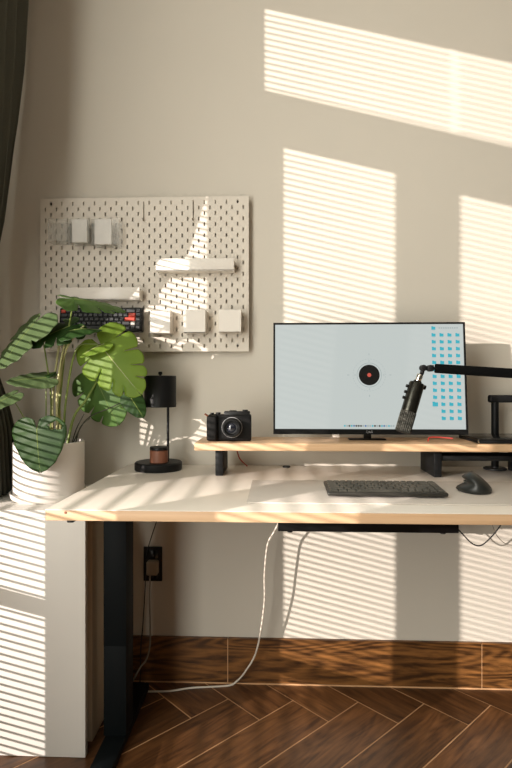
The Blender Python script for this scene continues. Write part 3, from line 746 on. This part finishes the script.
t = thing('wall_outlet', 'black wall outlet plate under the desk at left', 'outlet', ((x0+x1)/2, 0, z0))
MB().box((x0, -.009, z0), (x1, -.0005, z1), .002).build('plate', 'black_plastic', t)
MB().box((x0+.014, -.0105, z0+.012), (x1-.014, -.0092, z1-.012), .0004).build('socket_insert', 'black_gloss', t)
xa, xb, za, zb_ = px_box(146, 561, 158, 576, -.03)
p_ = thing('power_plug', 'beige power plug with pale cord in the black wall outlet', 'plug', ((xa+xb)/2, -.02, za))
MB().box((xa+.004, -.045, za+.006), (xb, -.0115, zb_), .005, seg=3).build('plug_body', 'plug_grey', p_)
MB().tube([at(150, 573, -.03), at(149.5, 600, -.03), at(150, 620, -.03), at(150, 645, -.04), at(146, 660, -.06), at(140, 668, -.09), atz(128, 690, .004)], .003, 8).build('cord', 'cable_grey', p_)
cable('black_cable', [at(156.5, 521.5, -.03), at(152, 535, -.03), at(148, 548, -.015), at(146.3, 556, -.0125)], .0016, 'cable_black', 'thin black cable running from the desk underside down to the wall outlet')
cable('black_cable', [at(146.5, 572, -.0125), at(145.5, 582, -.02), at(144.5, 600, -.02), at(142.5, 630, -.02), at(141, 645, -.03), atz(140, 684, .003)], .002, 'cable_black', 'thin black cable hanging from the wall outlet towards the floor')

# ------------------------------------------------------------------ monstera
pc = atz(49, 504.5, LZ); py0 = pc.y+.112
lft = at(14.5, 480, py0); rgt = at(84, 480, py0); PR = (rgt.x-lft.x)/2*.955; PC = Vector(((rgt.x+lft.x)/2, py0, LZ+.0006))
PH = at(49, 441, py0).z-PC.z
t = thing('potted_monstera', 'leafy monstera plant in a white cylindrical pot on the window bench', 'plant', PC)
MB().lathe([(0, .012), (PR-.006, .012), (PR-.001, .016), (PR, .022), (PR, PH-.002), (PR-.002, PH), (PR-.006, PH), (PR-.007, PH-.03), (0, PH-.03)], PC, n=72).build('pot', 'pot_ceramic', t)
MB().lathe([(0, .0), (PR+.002, .0), (PR+.007, .006), (PR+.010, .022), (PR+.006, .022), (PR+.004, .010), (0, .0115)], PC, n=72).build('saucer', 'pot_ceramic', t)
MB().lathe([(0, PH-.022), (PR*.5, PH-.02), (PR-.0075, PH-.026), (PR-.0075, PH-.0298), (0, PH-.0298)], PC, n=40).build('soil', 'soil', t)

ANG = [(0, 168), (.12, 140), (.24, 110), (.40, 78), (.6, 60), (.8, 45), (1.0, 4)]
LEN = [(0, .24), (.08, .36), (.16, .44), (.28, .50), (.40, .52), (.52, .49), (.64, .44), (.76, .37), (.88, .26), (.95, .17), (1.0, .13)]
def leaf(base, tip, nrm, wf=1.0, cuts=(), fold=.25, droop=.1, mt='leaf_dark', gap=.4, b0=.35, hole=None, twist=0.0, sides=(1, -1)):
    base = Vector(base); tip = Vector(tip); Lr = (tip-base).length; F = (tip-base).normalized()
    N = Vector(nrm).normalized(); N = (N-F*N.dot(F)).normalized(); S = F.cross(N)
    bm = bmesh.new(); NB = 12
    def P(a, b, sd):
        ang = math.radians(lerp_tab(ANG, a)); ln = lerp_tab(LEN, a)*Lr
        rt = 0 if a < .4 else (a-.4)/.6*.87*Lr
        bb = b*(1-.12*b)/.88
        X = rt+ln*bb*math.cos(ang); Y = ln*bb*math.sin(ang)*wf*sd
        xn, yn = X/Lr, Y/Lr
        Z = -fold*abs(yn)**1.25*Lr - droop*max(0, xn)**2*Lr - droop*.5*abs(yn)**2*Lr*2 + .012*Lr*math.sin(a*40)*b + twist*yn*Lr*xn
        return base+F*X+S*Y+N*Z
    for sd in sides:
        ed = [0.0]+list(cuts)+[1.0]
        for fi, (e0, e1) in enumerate(zip(ed, ed[1:])):
            n = max(4, int((e1-e0)*34)); c = (e0+e1)/2; hf = (e1-e0)/2; grid = []
            for i in range(n+1):
                a = e0+(e1-e0)*i/n; row = []
                for jx in range(NB+1):
                    b = jx/NB
                    if len(cuts):
                        k = max(0, (b-b0)/(1-b0)); g_ = gap*k**.7
                        lo_edge = 0 if fi == 0 else 1; hi_edge = 0 if fi == len(ed)-2 else 1
                        w0 = (a-c)/hf
                        a2 = a - (w0*hf*g_ if (w0 > 0 and hi_edge) or (w0 < 0 and lo_edge) else 0)
                        rnd = 1-.10*abs(w0)**3*(1 if b > .6 else 0)*((b-.6)/.4 if b > .6 else 0)
                    else: a2, rnd = a, 1
                    row.append(bm.verts.new(P(a2, b*rnd, sd)))
                grid.append(row)
            for i in range(n):
                for jx in range(NB):
                    if hole and sd == hole[0] and hole[1] < (e0+(e1-e0)*(i+.5)/n) < hole[2] and hole[3] < (jx+.5)/NB < hole[4]: continue
                    q = [grid[i][jx], grid[i+1][jx], grid[i+1][jx+1], grid[i][jx+1]]
                    try: bm.faces.new(q if sd > 0 else q[::-1])
                    except ValueError: pass
    bmesh.ops.remove_doubles(bm, verts=bm.verts[:], dist=Lr*.0015)
    bmesh.ops.dissolve_degenerate(bm, edges=bm.edges[:], dist=1e-6)
    bm.transform(Matrix.Translation(-PC)); me = bpy.data.meshes.new('leaf'); bm.to_mesh(me); bm.free(); me.materials.append(MATS[mt])
    for p in me.polygons: p.use_smooth = True
    o = bpy.data.objects.new('leaf', me); COL.objects.link(o); o.parent = t; o['_o'] = list(PC)
    md = o.modifiers.new('s', 'SOLIDIFY'); md.thickness = .0007
    pts = [base+F*x*Lr+N*(-droop*x*x*Lr+.0006) for x in (0, .25, .5, .75, .97)]
    MB().tube(pts, lambda q: .0011*(1-q)+.0003, 6, 3).build('midrib', 'stem_pale' if mt == 'leaf_bright' else 'stem', o)
    return o
def stem(pts, r=.0035, mt='stem', r1=None):
    r1 = r if r1 is None else r1
    return MB().tube(pts, lambda q: r*(1-q)+r1*q, 10, 6).build('stem', mt, t)
soil_z = PC.z+PH-.03
def soilp(px, dy=0):
    p = at(px, 440, PC.y+dy); return Vector((p.x, PC.y+dy, soil_z))
CUT = (.34, .52, .67, .80)
CUT2 = (.40, .60, .76)
# top leaf, almost edge on
b1 = at(74, 299, -.31)
leaf(b1, at(128, 306, -.25), (-.38, -.46, .80), 1.2, (.42, .62, .78), .10, .12, 'leaf_mid', gap=.14, b0=.45)
stem([soilp(57), at(60, 400, -.25), at(66, 345, -.25), b1], .0042, 'stem', .0022)
# big left leaf
b2 = at(34, 324, -.28)
leaf(b2, at(-6, 366, -.37), (-.50, -.72, .50), 1.12, (.55,), .08, .12, 'leaf_pale', gap=.08, b0=.6)
stem([soilp(50), at(51, 400, -.26), at(47, 365, -.27), at(42, 338, -.28), b2], .003, 'stem', .0018)
# dark middle leaf
b3 = at(70, 326, -.27)
leaf(b3, at(26, 342, -.33), (.30, -.42, .85), 1.05, CUT2, .15, .15, 'leaf_dark', gap=.22, b0=.4)
stem([soilp(58, -.01), at(57, 395, -.27), at(62, 355, -.27), b3], .0045, 'stem_pale', .002)
# small centre right leaf
b4 = at(70, 331, -.29)
leaf(b4, at(99, 323, -.31), (-.2, -.30, .93), 1.0, (), .3, .25, 'leaf_dark')
stem([soilp(62, .02), at(59, 390, -.25), at(66, 350, -.26), at(80, 330, -.27), at(84, 326, -.28)], .005, 'stem_pale', .0025)
# big bright hanging leaf
b5 = at(102, 347, -.26)
leaf(b5, at(139, 394, -.31), (-.32, -.80, .50), 1.0, CUT, .22, .16, 'leaf_bright', gap=.13, b0=.42)
leaf(at(104, 344, -.265), at(78, 353, -.29), (-.4, -.6, .6), .75, (), .3, .2, 'leaf_bright')
stem([soilp(63, .03), at(66, 400, -.24), at(76, 350, -.25), at(93, 344, -.26), b5], .004, 'stem', .002)
# lower striped leaf
b6 = at(97, 381, -.18)
leaf(b6, at(117, 427, -.20), (-.30, -.92, .22), 1.3, CUT2, .08, .08, 'leaf_mid', gap=.14, b0=.5)
stem([soilp(66, 0), at(74, 417, -.22), at(86, 400, -.20), b6], .005, 'stem', .0025)
# dark leaf behind
leaf(at(131, 398, -.205), at(144, 418, -.205), (.2, -.9, .2), .95, (), .2, .1, 'leaf_dark')
stem([soilp(70, .03), at(86, 420, -.22), at(110, 408, -.20), at(131, 398, -.203)], .002, 'root_dark', .0015)
# left small
b7 = at(46, 378, -.29)
leaf(b7, at(5, 379, -.34), (-.35, -.60, .62), .85, (), .15, .10, 'leaf_pale')
leaf(at(44, 376, -.28), at(56, 371, -.26), (0, -.4, .9), 1.0, (), .2, .1, 'leaf_dark')
stem([soilp(45), at(46, 415, -.28), b7], .0022, 'stem', .0015)
# leftmost
b8 = at(11, 396, -.36)
leaf(b8, at(-22, 412, -.42), (-.4, -.7, .5), .8, (), .15, .1, 'leaf_pale')
stem([soilp(40, -.02), at(24, 418, -.33), b8], .0018, 'stem', .0014)
# front heart
b9 = at(37, 430, -.375)
leaf(b9, at(38.5, 474, -.385), (-.15, -.95, .15), 1.36, (), .08, .08, 'leaf_dark', hole=(-1, .2, .34, .45, .82))
stem([soilp(52, -.02), at(48, 430, -.31), at(40, 424, -.36), b9], .003, 'stem', .002)
# bare stems and aerial roots
stem([soilp(53, .01), at(53, 395, -.24), at(60, 340, -.25), at(63, 334, -.26)], .004, 'stem_pale', .003)
stem([soilp(74, .0), at(80, 428, -.25), at(90, 418, -.27)], .0022, 'root_dark', .0014)
stem([soilp(70, .0), at(76, 430, -.26), at(84, 414, -.28)], .0022, 'root_dark', .0014)

# ------------------------------------------------------------------ light
sd = bpy.data.lights.new('sun', 'SUN'); sd.energy = 7.2; sd.angle = math.radians(.42); sd.color = (1.0, .885, .82)
so = bpy.data.objects.new('sun', sd); COL.objects.link(so)
so.rotation_euler = Vector((SR, 1.0, -.25*SR)).to_track_quat('-Z', 'Y').to_euler(); so.location = (-3, -3, 3)
w = bpy.data.worlds.new('world'); SC.world = w; w.use_nodes = True
bg = w.node_tree.nodes['Background']; bg.inputs[0].default_value = (1.0, .97, .78, 1); bg.inputs[1].default_value = .06
al = bpy.data.lights.new('window_daylight', 'AREA'); al.shape = 'RECTANGLE'; al.size = 2.4; al.size_y = 1.8; al.energy = 117; al.color = (1.0, .98, .90)
ao = bpy.data.objects.new('window_daylight', al); COL.objects.link(ao); ao.location = (XW+.05, -2.4, 1.55)
ao.rotation_euler = Vector((1, 0, 0)).to_track_quat('-Z', 'Z').to_euler()
SC.view_settings.view_transform = 'Standard'; SC.view_settings.look = 'None'; SC.view_settings.exposure = 0; SC.view_settings.gamma = 1; SC.view_settings.use_curve_mapping = False
for o in bpy.data.objects:
    if '_o' in o: del o['_o']
